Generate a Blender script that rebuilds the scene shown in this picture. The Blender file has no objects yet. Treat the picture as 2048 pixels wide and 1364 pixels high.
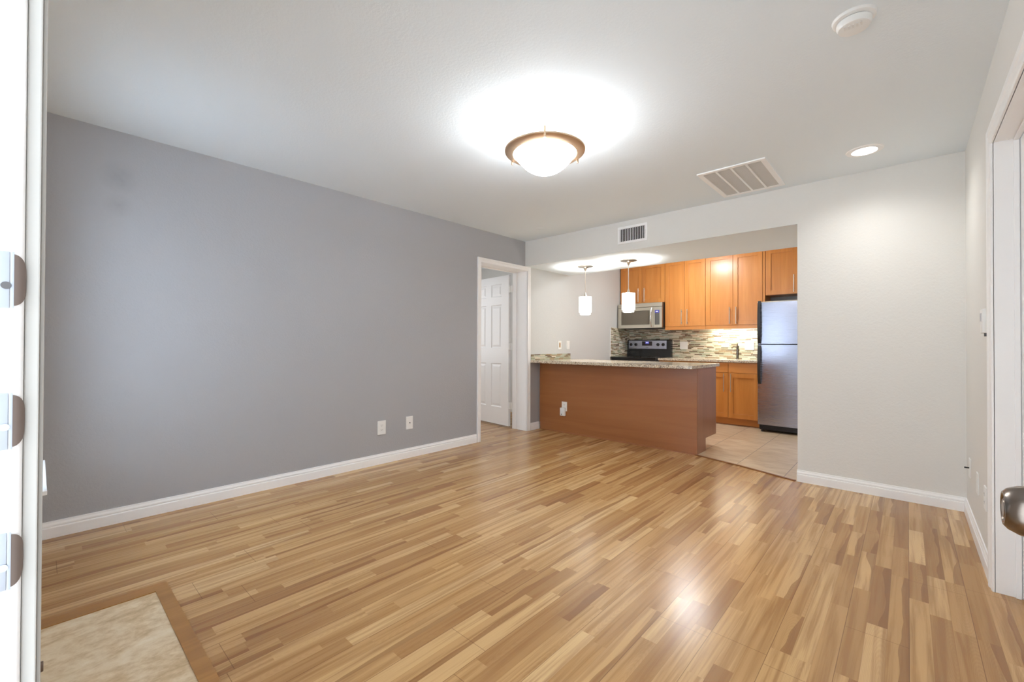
import bpy, bmesh, math, random
from mathutils import Vector, Matrix
random.seed(7)
S = bpy.context.scene
C = S.collection

# ------------------------------------------------------------------ camera
F_PX = 866.57
cam_d = bpy.data.cameras.new('camera'); cam = bpy.data.objects.new('camera', cam_d); C.objects.link(cam)
cam_d.sensor_fit = 'HORIZONTAL'; cam_d.sensor_width = 36.0; cam_d.lens = 36.0 * F_PX / 2048.0
cam_d.clip_start = 0.02; cam_d.clip_end = 100
r_ = Vector((0.73867325, 0.6740557, 0.003279)); u_ = Vector((0.00272728, -0.00785315, 0.99996544)); f_ = Vector((-0.67405815, 0.73863878, 0.00763925))
M = Matrix((r_, u_, -f_)).transposed().to_4x4(); M.translation = Vector((0, 0, 1.12))
cam.matrix_world = M
S.camera = cam

# ------------------------------------------------------------------ world, daylight, exposure
W = bpy.data.worlds.new('world'); S.world = W; W.use_nodes = True
bg = W.node_tree.nodes['Background']; bg.inputs[0].default_value = (0.86, 0.93, 1.0, 1); bg.inputs[1].default_value = 0.9
S.view_settings.view_transform = 'Standard'; S.view_settings.look = 'None'
S.view_settings.gamma = 1.0; S.view_settings.exposure = 0.12; S.view_settings.use_curve_mapping = False
try:
    S.cycles.max_bounces = 12; S.cycles.diffuse_bounces = 8; S.cycles.glossy_bounces = 5
    S.cycles.sample_clamp_indirect = 6.0; S.cycles.use_denoising = True
except Exception: pass

def area(name, loc, target, sx, sy, power, color, spread=180):
    l = bpy.data.lights.new(name, 'AREA'); l.shape = 'RECTANGLE'; l.size = sx; l.size_y = sy
    l.energy = power; l.color = color; l.spread = math.radians(spread)
    o = bpy.data.objects.new(name, l); C.objects.link(o); o.location = loc
    o.rotation_euler = (Vector(target) - Vector(loc)).to_track_quat('-Z', 'Y').to_euler(); return o
DAY = (0.82, 0.91, 1.0)
area('daylight_through_entry', (-0.18, -0.17, 1.05), (-0.18, 3, 1.05), 0.76, 1.95, 17, DAY)
area('daylight_through_window', (-2.95, -0.22, 1.3), (-2.95, 3, 1.3), 0.62, 1.4, 46, (0.68, 0.83, 1.0))
area('bedroom_fill_light', (-5.95, 3.4, 1.5), (-3.9, 3.9, 1.2), 1.4, 1.4, 17, (0.95, 0.97, 1.0))  # added fill for the unseen bedroom; no window is built there

def point(name, loc, power, color, radius=0.03, parent=None):
    l = bpy.data.lights.new(name, 'POINT'); l.energy = power; l.color = color; l.shadow_soft_size = radius
    o = bpy.data.objects.new(name, l); C.objects.link(o); o.location = loc; return o

# ------------------------------------------------------------------ dimensions
XL, YB, XR, HC, HS = -3.638, 4.235, 0.293, 2.443, 2.124
YF, YK, YBASE = 7.06, 6.72, 6.50
YFR = -0.008                       # inner face of the front wall

# ------------------------------------------------------------------ material helpers
def srgb(r, g, b):
    f = lambda c: (c/255/12.92) if c/255 <= 0.04045 else ((c/255+0.055)/1.055)**2.4
    return (f(r), f(g), f(b), 1)
class NT:
    def __init__(s, name):
        s.m = bpy.data.materials.new(name); s.m.use_nodes = True; s.t = s.m.node_tree; s.t.nodes.clear()
        s.out = s.n('ShaderNodeOutputMaterial'); s.b = s.n('ShaderNodeBsdfPrincipled'); s.l(s.b.outputs[0], s.out.inputs[0])
    def n(s, t, **k):
        x = s.t.nodes.new(t)
        for a, v in k.items(): setattr(x, a, v)
        return x
    def l(s, a, b): s.t.links.new(a, b)
    def setv(s, inp, v):
        if hasattr(v, 'is_output') or isinstance(v, bpy.types.NodeSocket): s.l(v, inp)
        else: inp.default_value = v
    def math(s, op, a, b=0.0, c=0.0):
        x = s.n('ShaderNodeMath', operation=op); s.setv(x.inputs[0], a); s.setv(x.inputs[1], b); s.setv(x.inputs[2], c); return x.outputs[0]
    def mix(s, f, a, b, mode='MIX'):
        x = s.n('ShaderNodeMix', data_type='RGBA', blend_type=mode); s.setv(x.inputs[0], f); s.setv(x.inputs[6], a); s.setv(x.inputs[7], b); return x.outputs[2]
    def pos(s):
        g = s.n('ShaderNodeNewGeometry'); x = s.n('ShaderNodeSeparateXYZ'); s.l(g.outputs['Position'], x.inputs[0]); return g.outputs['Position'], x.outputs[0], x.outputs[1], x.outputs[2]
    def comb(s, a, b, c):
        x = s.n('ShaderNodeCombineXYZ'); s.setv(x.inputs[0], a); s.setv(x.inputs[1], b); s.setv(x.inputs[2], c); return x.outputs[0]
    def noise(s, v, scale, detail=2, rough=0.5, dist=0):
        x = s.n('ShaderNodeTexNoise'); s.l(v, x.inputs['Vector']); x.inputs['Scale'].default_value = scale; x.inputs['Detail'].default_value = detail
        x.inputs['Roughness'].default_value = rough; x.inputs['Distortion'].default_value = dist; return x.outputs[0]
    def white(s, v):
        x = s.n('ShaderNodeTexWhiteNoise', noise_dimensions='3D'); s.l(v, x.inputs[0]); return x.outputs[0]
    def ramp(s, f, stops, interp='LINEAR'):
        x = s.n('ShaderNodeValToRGB'); x.color_ramp.interpolation = interp; e = x.color_ramp.elements
        while len(e) < len(stops): e.new(0.5)
        for i, (p, c) in enumerate(stops): e[i].position = p; e[i].color = c
        s.l(f, x.inputs[0]); return x.outputs[0]
    def bump(s, h, strength, dist=0.01):
        x = s.n('ShaderNodeBump'); x.inputs['Strength'].default_value = strength; x.inputs['Distance'].default_value = dist
        s.l(h, x.inputs['Height']); s.l(x.outputs[0], s.b.inputs['Normal'])
    def set(s, **k):
        names = dict(color='Base Color', rough='Roughness', metal='Metallic', spec='Specular IOR Level', coat='Coat Weight', coatr='Coat Roughness',
                     trans='Transmission Weight', ior='IOR', emis='Emission Color', estr='Emission Strength', aniso='Anisotropic')
        for a, v in k.items(): s.setv(s.b.inputs[names[a]], v)
        return s
def g(v): return (v, v, v, 1)
def plain(name, col, rough=0.5, metal=0.0, **k):
    t = NT(name); P, x, y, z = t.pos()
    n = t.noise(P, 35, 3)
    c = t.mix(t.math('MULTIPLY', n, 0.10), col, (col[0]*0.75, col[1]*0.75, col[2]*0.75, 1))
    t.set(color=c, rough=rough, metal=metal, **k); return t.m
def paint(name, col, bstr=0.25, rough=0.75, stains=()):
    t = NT(name); P, x, y, z = t.pos()
    n = t.noise(P, 70, 4, 0.6); n2 = t.noise(P, 1.2, 2)
    c = t.mix(t.math('MULTIPLY', n2, 0.05), col, (col[0]*0.9, col[1]*0.9, col[2]*0.9, 1))
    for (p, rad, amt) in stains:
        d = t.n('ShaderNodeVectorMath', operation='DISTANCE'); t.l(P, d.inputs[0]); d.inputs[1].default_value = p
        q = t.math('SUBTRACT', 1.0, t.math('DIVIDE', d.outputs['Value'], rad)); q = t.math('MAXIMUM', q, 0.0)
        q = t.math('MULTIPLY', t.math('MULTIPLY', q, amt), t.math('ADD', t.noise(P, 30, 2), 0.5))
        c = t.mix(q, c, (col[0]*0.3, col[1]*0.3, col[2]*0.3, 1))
    t.set(color=c, rough=rough); t.bump(n, bstr, 0.004); return t.m

def planks():
    t = NT('laminate_floor'); P, x, y, z = t.pos()
    w = 0.0635
    xs = t.math('DIVIDE', t.math('ADD', x, 20.0), w); i = t.math('FLOOR', xs); fx = t.math('FRACT', xs)
    r1 = t.white(t.comb(i, 3.1, 0)); r1b = t.white(t.comb(i, 9.7, 2))
    ln = t.math('ADD', 0.46, t.math('MULTIPLY', r1b, 0.30))
    ys = t.math('DIVIDE', t.math('ADD', y, t.math('ADD', 30.0, t.math('MULTIPLY', r1, 5.0))), ln)
    wob = t.math('MULTIPLY', t.white(t.comb(i, t.math('FLOOR', t.math('MULTIPLY', ys, 0.5)), 4)), 0.45)
    half = t.math('FRACT', t.math('MULTIPLY', ys, 0.5))
    sel = t.math('GREATER_THAN', half, t.math('ADD', 0.32, wob))
    j = t.math('ADD', t.math('MULTIPLY', t.math('FLOOR', t.math('MULTIPLY', ys, 0.5)), 2.0), sel)
    rc = t.white(t.comb(i, j, 0)); rc2 = t.white(t.comb(i, j, 5)); rc3 = t.white(t.comb(i, j, 11))
    col = t.ramp(rc, [(0.0, srgb(158, 116, 72)), (0.08, srgb(172, 130, 82)), (0.3, srgb(186, 144, 92)), (0.55, srgb(196, 155, 102)), (0.82, srgb(206, 166, 112)), (1.0, srgb(222, 186, 134))])
    # long grain
    v = t.comb(t.math('ADD', t.math('MULTIPLY', x, 30.0), t.math('MULTIPLY', rc2, 40)), t.math('ADD', t.math('MULTIPLY', y, 1.0), t.math('MULTIPLY', rc3, 30)), 0)
    gr = t.noise(v, 1.3, 5, 0.6, 0.35)
    v2 = t.comb(t.math('ADD', t.math('MULTIPLY', x, 200.0), t.math('MULTIPLY', rc2, 40)), t.math('MULTIPLY', y, 6.0), 0)
    gf = t.noise(v2, 1.0, 3, 0.6)
    col = t.mix(t.math('MULTIPLY', t.ramp(gr, [(0.44, g(0)), (0.62, g(1))]), 0.60), col, srgb(142, 98, 54))
    col = t.mix(t.math('MULTIPLY', gf, 0.22), col, srgb(146, 96, 56))
    # dark heartwood streak along one side of some strips
    ed = t.math('ADD', fx, t.math('MULTIPLY', t.math('SUBTRACT', t.noise(t.comb(t.math('MULTIPLY', rc2, 90), t.math('MULTIPLY', y, 1.6), 0), 1.6, 2, 0.4), 0.5), 1.3))
    hs = t.math('GREATER_THAN', ed, 0.66); on = t.math('GREATER_THAN', rc3, 0.78)
    col = t.mix(t.math('MULTIPLY', t.math('MULTIPLY', hs, on), 0.6), col, srgb(128, 84, 46))
    # growth ring arcs
    wv = t.n('ShaderNodeTexWave', wave_type='RINGS', rings_direction='SPHERICAL'); t.l(t.comb(t.math('MULTIPLY', t.math('SUBTRACT', fx, rc2), 1.0), t.math('MULTIPLY', t.math('SUBTRACT', t.math('FRACT', ys), 0.5), 1.3), 0), wv.inputs[0])
    wv.inputs['Scale'].default_value = 5; wv.inputs['Distortion'].default_value = 3; wv.inputs['Detail'].default_value = 2
    col = t.mix(t.math('MULTIPLY', t.math('MULTIPLY', wv.outputs[1], t.math('GREATER_THAN', rc2, 0.6)), 0.13), col, srgb(140, 92, 56))
    # seams: strip (faint) and board of three strips (clear), board ends every 1.21 m
    se = t.math('MINIMUM', fx, t.math('SUBTRACT', 1.0, fx)); strip = t.math('LESS_THAN', se, 0.012)
    bx = t.math('FRACT', t.math('DIVIDE', xs, 3.0)); bi = t.math('FLOOR', t.math('DIVIDE', xs, 3.0))
    be = t.math('MINIMUM', bx, t.math('SUBTRACT', 1.0, bx)); bl = t.math('LESS_THAN', be, 0.0065)
    by = t.math('FRACT', t.math('DIVIDE', t.math('ADD', t.math('ADD', y, 30.0), t.math('MULTIPLY', t.white(t.comb(bi, 1, 1)), 1.21)), 1.21))
    ye = t.math('LESS_THAN', t.math('MINIMUM', by, t.math('SUBTRACT', 1.0, by)), 0.0010)
    seam = t.math('MAXIMUM', bl, ye)
    col = t.mix(t.math('MULTIPLY', strip, 0.22), col, srgb(120, 78, 46))
    col = t.mix(t.math('MULTIPLY', seam, 0.55), col, srgb(96, 60, 34))
    t.set(color=col, rough=t.math('ADD', 0.205, t.math('MULTIPLY', gf, 0.07)), spec=0.5)
    lowf = t.noise(P, 1.6, 1)
    h = t.math('ADD', t.math('MULTIPLY', seam, -1.0), t.math('MULTIPLY', gf, 0.10))
    t.bump(h, 0.12, 0.002); return t.m

def wood(name, c1, c2, c3, axis='z', scale=1.0, rough=0.33, bstr=0.05):
    t = NT(name); P, x, y, z = t.pos()
    oi = t.n('ShaderNodeObjectInfo'); r = oi.outputs['Random']; off = t.math('MULTIPLY', r, 13.0)
    a, b, c = (x, y, z) if axis == 'z' else (z, y, x) if axis == 'x' else (x, z, y)
    v = t.comb(t.math('ADD', t.math('MULTIPLY', a, 9*scale), off), t.math('MULTIPLY', b, 9*scale), t.math('ADD', t.math('MULTIPLY', c, 0.7*scale), off))
    n = t.noise(v, 1.4, 5, 0.6, 0.6)
    v2 = t.comb(t.math('MULTIPLY', a, 130), t.math('MULTIPLY', b, 130), t.math('MULTIPLY', c, 5)); n2 = t.noise(v2, 1, 3)
    v3 = t.math('FLOOR', t.math('ADD', t.math('DIVIDE', a, 0.072), off)); n3 = t.white(t.comb(v3, 0, t.math('FLOOR', off)))
    col = t.ramp(n, [(0.25, c1), (0.5, c2), (0.78, c3)])
    col = t.mix(t.math('MULTIPLY', n2, 0.16), col, (c1[0]*0.8, c1[1]*0.75, c1[2]*0.7, 1))
    col = t.mix(t.math('MULTIPLY', n3, 0.42), col, c1)
    t.set(color=col, rough=rough, coat=0.15, coatr=0.2); t.bump(n2, bstr, 0.001); return t.m

def granite():
    t = NT('speckled_granite'); P, x, y, z = t.pos()
    vo = t.n('ShaderNodeTexVoronoi'); t.l(P, vo.inputs['Vector']); vo.inputs['Scale'].default_value = 150
    sp = t.n('ShaderNodeSeparateColor'); t.l(vo.outputs['Color'], sp.inputs[0])
    n = t.noise(P, 26, 4, 0.6)
    f = t.math('ADD', t.math('MULTIPLY', sp.outputs[0], 0.7), t.math('MULTIPLY', n, 0.3))
    col = t.ramp(f, [(0.0, srgb(84, 70, 62)), (0.2, srgb(120, 106, 96)), (0.32, srgb(176, 160, 138)), (0.48, srgb(210, 198, 176)), (0.68, srgb(228, 216, 194)), (0.85, srgb(196, 172, 140))])
    t.set(color=col, rough=0.13, spec=0.55); return t.m

def mosaic(name, axis):
    t = NT(name); P, x, y, z = t.pos(); a = x if axis == 'x' else y
    rows = t.math('DIVIDE', z, 0.0155); ri = t.math('FLOOR', rows); fz = t.math('FRACT', rows)
    rr = t.white(t.comb(ri, 1.5, 0)); ln = t.math('ADD', 0.075, t.math('MULTIPLY', t.white(t.comb(ri, 7.5, 0)), 0.055))
    cols = t.math('DIVIDE', t.math('ADD', t.math('ADD', a, 20), rr), ln); ci = t.math('FLOOR', cols); fc = t.math('FRACT', cols)
    rc = t.white(t.comb(ri, ci, 2))
    col = t.ramp(rc, [(0.0, srgb(108, 88, 70)), (0.11, srgb(136, 118, 94)), (0.24, srgb(160, 160, 134)), (0.42, srgb(208, 198, 176)), (0.60, srgb(180, 184, 164)), (0.74, srgb(224, 214, 194)), (0.88, srgb(164, 142, 112))], 'CONSTANT')
    col = t.mix(0.25, col, t.ramp(t.noise(P, 40, 3), [(0.3, g(0.35)), (0.7, g(0.75))]), 'OVERLAY')
    gz = t.math('LESS_THAN', t.math('MINIMUM', fz, t.math('SUBTRACT', 1, fz)), 0.055)
    gx = t.math('LESS_THAN', t.math('MULTIPLY', t.math('MINIMUM', fc, t.math('SUBTRACT', 1, fc)), ln), 0.0009)
    gg = t.math('MAXIMUM', gz, gx); col = t.mix(gg, col, srgb(206, 196, 176))
    t.set(color=col, rough=t.math('ADD', 0.15, t.math('MULTIPLY', gg, 0.5))); t.bump(t.math('SUBTRACT', 1, gg), 0.2, 0.002); return t.m

def tile_floor():
    t = NT('beige_ceramic_tile'); P, x, y, z = t.pos(); s = 0.408
    a = t.math('DIVIDE', t.math('ADD', x, 1.594+20*s), s); b = t.math('DIVIDE', t.math('ADD', y, -4.71+20*s), s)
    ia, ib, fa, fb = t.math('FLOOR', a), t.math('FLOOR', b), t.math('FRACT', a), t.math('FRACT', b)
    r = t.white(t.comb(ia, ib, 0))
    v = t.comb(t.math('MULTIPLY', x, 2.0), t.math('ADD', t.math('MULTIPLY', y, 7.0), t.math('MULTIPLY', r, 9)), 0)
    n = t.noise(v, 2.2, 5, 0.6, 0.4)
    col = t.ramp(n, [(0.3, srgb(186, 160, 128)), (0.5, srgb(206, 184, 154)), (0.7, srgb(220, 202, 176))])
    col = t.mix(t.math('MULTIPLY', r, 0.15), col, srgb(180, 152, 120))
    ga = t.math('LESS_THAN', t.math('MINIMUM', fa, t.math('SUBTRACT', 1, fa)), 0.006)
    gb = t.math('MULTIPLY', t.math('LESS_THAN', t.math('MINIMUM', fb, t.math('SUBTRACT', 1, fb)), 0.005), 0.35)
    gg = t.math('MAXIMUM', ga, gb)
    col = t.mix(gg, col, srgb(120, 100, 82))
    t.set(color=col, rough=0.35); t.bump(t.math('SUBTRACT', 1, gg), 0.25, 0.002); return t.m

def travertine():
    t = NT('travertine_tile'); P, x, y, z = t.pos(); s = 0.405
    v = t.comb(t.math('MULTIPLY', x, 3.2), t.math('MULTIPLY', y, 2.0), 0)
    n = t.noise(v, 2.2, 8, 0.66, 0.8); n2 = t.noise(v, 11, 6, 0.7)
    f = t.math('ADD', t.math('MULTIPLY', n, 0.62), t.math('MULTIPLY', n2, 0.38))
    col = t.ramp(f, [(0.34, srgb(182, 152, 108)), (0.46, srgb(212, 186, 148)), (0.54, srgb(230, 210, 178)), (0.66, srgb(242, 228, 204))])
    a = t.math('FRACT', t.math('DIVIDE', t.math('ADD', x, 2.09+20*s), s))
    gg = t.math('LESS_THAN', t.math('MINIMUM', a, t.math('SUBTRACT', 1, a)), 0.006)
    col = t.mix(t.math('MULTIPLY', gg, 0.6), col, srgb(226, 206, 166))
    t.set(color=col, rough=0.32); t.bump(t.math('SUBTRACT', n2, gg), 0.08, 0.002); return t.m

def stainless(name, col, rough=0.3, axis='x'):
    t = NT(name); P, x, y, z = t.pos()
    v = t.comb(t.math('MULTIPLY', x, 900 if axis == 'z' else 6), t.math('MULTIPLY', y, 6), t.math('MULTIPLY', z, 6 if axis == 'z' else 900))
    n = t.noise(v, 1.0, 2)
    t.set(color=t.mix(t.math('MULTIPLY', n, 0.06), col, (col[0]*0.8, col[1]*0.8, col[2]*0.8, 1)), metal=1.0, rough=t.math('ADD', rough-0.02, t.math('MULTIPLY', n, 0.04)), aniso=0.5)
    t.bump(n, 0.003, 0.001); return t.m

def emis(name, col, strength, base=0.8):
    t = NT(name); P, x, y, z = t.pos(); n = t.noise(P, 20, 2)
    t.set(color=g(base), rough=0.35, emis=t.mix(t.math('MULTIPLY', n, 0.05), col, (col[0]*0.9, col[1]*0.9, col[2]*0.9, 1)), estr=strength); return t.m

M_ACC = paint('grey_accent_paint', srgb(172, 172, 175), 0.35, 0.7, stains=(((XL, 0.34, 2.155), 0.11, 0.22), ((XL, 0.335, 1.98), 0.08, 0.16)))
M_LIGHT = paint('pale_grey_paint', srgb(228, 227, 223), 0.40)
M_CEIL = paint('ceiling_paint', srgb(236, 245, 251), 0.28, 0.85); M_KIT = paint('kitchen_grey_paint', srgb(206, 207, 206), 0.35)
M_CASING = plain('shaded_casing_paint', srgb(186, 183, 177), 0.5)  # grey tone puts the shade on the casing's side into the colour
M_TRIM = plain('white_gloss_paint', srgb(252, 252, 252), 0.32)
M_FLOOR = planks(); M_TILE = tile_floor(); M_TRAV = travertine()
M_OAK = wood('oak_trim', srgb(146, 100, 46), srgb(170, 122, 62), srgb(190, 142, 80), 'y', 1.2, 0.4)
M_CAB = wood('honey_maple', srgb(188, 118, 52), srgb(208, 138, 66), srgb(220, 154, 82), 'z')
M_CABX = wood('honey_maple_cross', srgb(188, 118, 52), srgb(208, 138, 66), srgb(220, 154, 82), 'x')
M_PEN = wood('stained_maple_panel', srgb(142, 86, 44), srgb(158, 99, 54), srgb(168, 110, 62), 'x', 0.6, 0.38)
M_PENZ = wood('stained_maple_end', srgb(146, 98, 70), srgb(158, 108, 80), srgb(168, 118, 88), 'z', 0.6, 0.35)
M_GRAN = granite(); M_MOSX = mosaic('glass_mosaic_back', 'x'); M_MOSY = mosaic('glass_mosaic_side', 'y')
M_SS = stainless('brushed_stainless', srgb(170, 172, 186), 0.27); M_SSM = stainless('microwave_steel', srgb(205, 198, 182), 0.34)
M_NICK = plain('satin_nickel', srgb(214, 208, 198), 0.28, 1.0); M_CHROME = plain('polished_chrome', srgb(235, 235, 235), 0.1, 1.0)
M_KNOB = plain('antique_nickel', srgb(128, 117, 108), 0.24, 1.0); M_STRIKE = plain('zinc_plate', srgb(184, 190, 200), 0.5, 0.6)
M_LIP = plain('shaded_strike_lip', srgb(112, 98, 90), 0.6, 0.0)  # brown paints in the shade where the lip bends away
M_BRONZE = plain('brushed_bronze', srgb(214, 186, 156), 0.42, 0.85)
M_BLACK = plain('gloss_black', srgb(18, 17, 17), 0.12); M_BLKM = plain('matt_black', srgb(30, 28, 27), 0.45); M_DARK = plain('dark_void', srgb(24, 22, 21), 0.9)
M_WPLAS = plain('white_plastic', srgb(240, 240, 238), 0.35); M_IVORY = plain('tan_socket', srgb(196, 160, 120), 0.5)
M_SLOT = plain('socket_slot', srgb(90, 88, 88), 0.6); M_FILTER = paint('grey_filter_mesh', srgb(214, 211, 206), 0.2)
M_MWGL = plain('tinted_oven_glass', srgb(104, 96, 82), 0.18); M_KPAD = plain('grey_keypad', srgb(96, 92, 84), 0.35)
M_BLUE = emis('blue_display', (0.10, 0.10, 0.9, 1), 0.45, 0.05); M_DISP = plain('display_glass', srgb(58, 46, 44), 0.15)
M_DOT = emis('lit_digits', (0.75, 0.75, 1.0, 1), 1.6, 0.05)
WARM = (1.0, 0.90, 0.74); WARM4 = WARM + (1,)
M_BOWL = emis('lit_opal_glass', (0.93, 0.97, 1.0, 1), 38.0); M_SHADE = emis('lit_pendant_glass', (1.0, 0.97, 0.90, 1), 3.5)
M_LENS = emis('lit_lamp_lens', (1.0, 0.97, 0.90, 1), 7.0); M_UCL = emis('lit_tube', (1.0, 0.98, 0.86, 1), 6.0)
M_BRN = plain('brown_rubber', srgb(112, 90, 74), 0.6)
def glassm():
    t = NT('window_glass'); P, x, y, z = t.pos(); t.set(color=t.ramp(t.noise(P, 3), [(0, g(0.97)), (1, g(1.0))]), rough=0.0, trans=1.0, ior=1.45); return t.m
M_GLASS = glassm()

# ------------------------------------------------------------------ geometry helpers
def bm_(): return bmesh.new()
def box(bm, x0, x1, y0, y1, z0, z1, bev=0.0):
    if x0 > x1: x0, x1 = x1, x0
    if y0 > y1: y0, y1 = y1, y0
    if z0 > z1: z0, z1 = z1, z0
    r = bmesh.ops.create_cube(bm, size=1.0); vs = r['verts']
    for v in vs: v.co = Vector(((x0+x1)/2+v.co.x*(x1-x0), (y0+y1)/2+v.co.y*(y1-y0), (z0+z1)/2+v.co.z*(z1-z0)))
    if bev > 0:
        es = list({e for v in vs for e in v.link_edges}); bmesh.ops.bevel(bm, geom=es, offset=bev, segments=2, affect='EDGES', profile=0.5)
    return bm
def cyl(bm, p0, p1, r0, r1=None, seg=20, cap=True):
    r1 = r0 if r1 is None else r1; p0, p1 = Vector(p0), Vector(p1); d = (p1-p0).normalized()
    a = d.orthogonal().normalized(); b = d.cross(a); A, B = [], []
    for k in range(seg):
        t = 2*math.pi*k/seg; o = a*math.cos(t)+b*math.sin(t); A.append(bm.verts.new(p0+o*r0)); B.append(bm.verts.new(p1+o*r1))
    for k in range(seg): bm.faces.new((A[k], A[(k+1) % seg], B[(k+1) % seg], B[k]))
    if cap: bm.faces.new(A[::-1]); bm.faces.new(B)
    return bm
def lathe(bm, c, prof, axis='z', seg=48, close=False):
    rings = []
    for (r, h) in prof:
        ring = []
        for k in range(seg):
            t = 2*math.pi*k/seg; a, b = r*math.cos(t), r*math.sin(t)
            co = (c[0]+a, c[1]+b, c[2]+h) if axis == 'z' else (c[0]+h, c[1]+a, c[2]+b) if axis == 'x' else (c[0]+a, c[1]+h, c[2]+b)
            ring.append(bm.verts.new(co))
        rings.append(ring)
    n = len(rings)
    for i in range(n if close else n-1):
        A, B = rings[i], rings[(i+1) % n]
        for k in range(seg): bm.faces.new((A[k], A[(k+1) % seg], B[(k+1) % seg], B[k]))
    bmesh.ops.remove_doubles(bm, verts=bm.verts, dist=1e-6)
    return bm
def tube(bm, pts, r, seg=12):
    for a, b in zip(pts[:-1], pts[1:]): cyl(bm, a, b, r, seg=seg)
    for p in pts[1:-1]: bmesh.ops.create_icosphere(bm, subdivisions=2, radius=r*1.0, matrix=Matrix.Translation(p))
    return bm
def prism(bm, poly, axis, a0, a1):
    """extrude a 2D polygon along an axis; poly in the other two coordinates (in x,y,z order)"""
    def mk(p, a): return (a, p[0], p[1]) if axis == 'x' else (p[0], a, p[1]) if axis == 'y' else (p[0], p[1], a)
    A = [bm.verts.new(mk(p, a0)) for p in poly]; B = [bm.verts.new(mk(p, a1)) for p in poly]; n = len(poly)
    for k in range(n): bm.faces.new((A[k], A[(k+1) % n], B[(k+1) % n], B[k]))
    bm.faces.new(A[::-1]); bm.faces.new(B); return bm
def obj(name, bm, mat, parent=None, smooth=False, origin=None):
    bmesh.ops.recalc_face_normals(bm, faces=bm.faces)
    me = bpy.data.meshes.new(name)
    w = Vector((0, 0, 0))
    if parent is not None:
        w = Vector(parent.get('_o', (0, 0, 0)))
        own = w
    if origin is not None: own = Vector(origin)
    elif parent is None: own = Vector((0, 0, 0))
    for v in bm.verts: v.co -= own
    bm.to_mesh(me); bm.free(); me.materials.append(mat)
    if smooth:
        for p in me.polygons: p.use_smooth = True
        try: me.set_sharp_from_angle(angle=math.radians(35))
        except Exception: pass
    o = bpy.data.objects.new(name, me); C.objects.link(o)
    o['_o'] = tuple(own)
    if parent is not None: o.parent = parent; o.location = own - w
    else: o.location = own
    return o
def thing(name, label, cat, loc=(0, 0, 0), group=None, kind=None):
    o = bpy.data.objects.new(name, None); o.empty_display_size = 0.05; C.objects.link(o); o.location = loc; o['_o'] = tuple(loc)
    if label: o['label'] = label
    if cat: o['category'] = cat
    if group: o['group'] = group
    if kind: o['kind'] = kind
    return o
def tag(o, label, cat, group=None, kind=None):
    o['label'] = label; o['category'] = cat
    if group: o['group'] = group
    if kind: o['kind'] = kind
    return o
def struct(name, bm, mat, label, cat, smooth=False):
    return tag(obj(name, bm, mat, smooth=smooth), label, cat, kind='structure')

# ================================================================== THE ROOM SHELL
T = 0.25
b = bm_()
prism(b, [(XL-T-2.4, -0.13), (XR+T, -0.13), (XR+T, YB+0.001), (-0.671, YB+0.001), (-0.677, 4.22), (-1.14, 4.392), (-1.593, 4.515), (-1.593, 4.53), (XL-T-2.4, 4.53)], 'z', -0.06, 0.0)
struct('floor', b, M_FLOOR, 'honey toned laminate strip floor of the empty living room', 'floor')
b = bm_(); prism(b, [(-0.671, YB), (-0.677, 4.215), (-1.14, 4.387), (-1.593, 4.51), (XL-T-0.01, 4.525), (XL-T-0.01, YF+T), (-0.4, YF+T), (-0.4, YB)], 'z', -0.06, 0.003)
struct('floor_kitchen', b, M_TILE, 'beige ceramic tile floor of the kitchen beyond the peninsula', 'floor')
b = bm_(); box(b, -2.488, -0.60, -0.008, 0.366, -0.02, 0.006)
struct('floor_entry', b, M_TRAV, 'mottled tan travertine tile pad at the lower left of the photo', 'floor')
b = bm_(); prism(b, [(-2.488, YFR), (-2.488, 0.366), (-2.563, 0.366+0.05), (-2.563, YFR)], 'z', -0.01, 0.010)
prism(b, [(-2.488, 0.366), (-0.60, 0.366), (-0.60, 0.416), (-2.563, 0.416)], 'z', -0.01, 0.010)
struct('trim_1', b, M_OAK, 'orange oak border strip around the tan tile pad', 'floor trim')
# left wall (accent paint), with doorway to the bedroom
DY0, DY1, DZ = 3.448, 4.275, 2.068
b = bm_()
box(b, XL-T, XL, -0.13, DY0-0.012, 0, HC); box(b, XL-T, XL, DY0-0.012, DY1+0.012, DZ+0.012, HC); box(b, XL-T, XL, DY1+0.012, 4.53, 0, 0.88)
struct('wall_left', b, M_ACC, 'medium grey accent wall along the left of the living room', 'wall')
b = bm_(); box(b, XL-T, XL, DY1+0.012, 4.53, 0.88, HC); box(b, XL-T, XL, 4.53, YF+T, 0, HC)
struct('wall_kitchen_left', b, M_KIT, 'pale grey kitchen wall to the left of the range and above the peninsula', 'wall')
b = bm_(); box(b, XL, -0.60, YF, YF+T, 0, HC)
struct('wall_kitchen_back', b, M_KIT, 'pale grey kitchen wall behind the cabinets', 'wall')
b = bm_(); box(b, -0.671, XR+T, YB, YB+0.13, 0, HC); box(b, -0.671, -0.55, YB+0.13, YF+0.02, 0, HC)
struct('wall_back', b, M_LIGHT, 'off white wall section to the right of the kitchen opening', 'wall')
b = bm_(); box(b, XL, -0.671, YB, 5.22, HS, HC)
so = struct('trim_2', b, M_LIGHT, 'dropped soffit beam over the peninsula between room and kitchen', 'soffit')
so.data.materials.append(M_CEIL)
for p in so.data.polygons:
    if p.normal.z < -0.5: p.material_index = 1
# right wall with closed door opening
RY0, RY1, RZ = 2.13, 2.945, 2.05
b = bm_(); box(b, XR, XR+0.12, -0.13, RY0-0.012, 0, HC); box(b, XR, XR+0.12, RY0-0.012, RY1+0.012, RZ+0.012, HC); box(b, XR, XR+0.12, RY1+0.012, YB+0.13, 0, HC)
struct('wall_right', b, M_LIGHT, 'off white wall along the right edge of the photo', 'wall')
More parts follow.
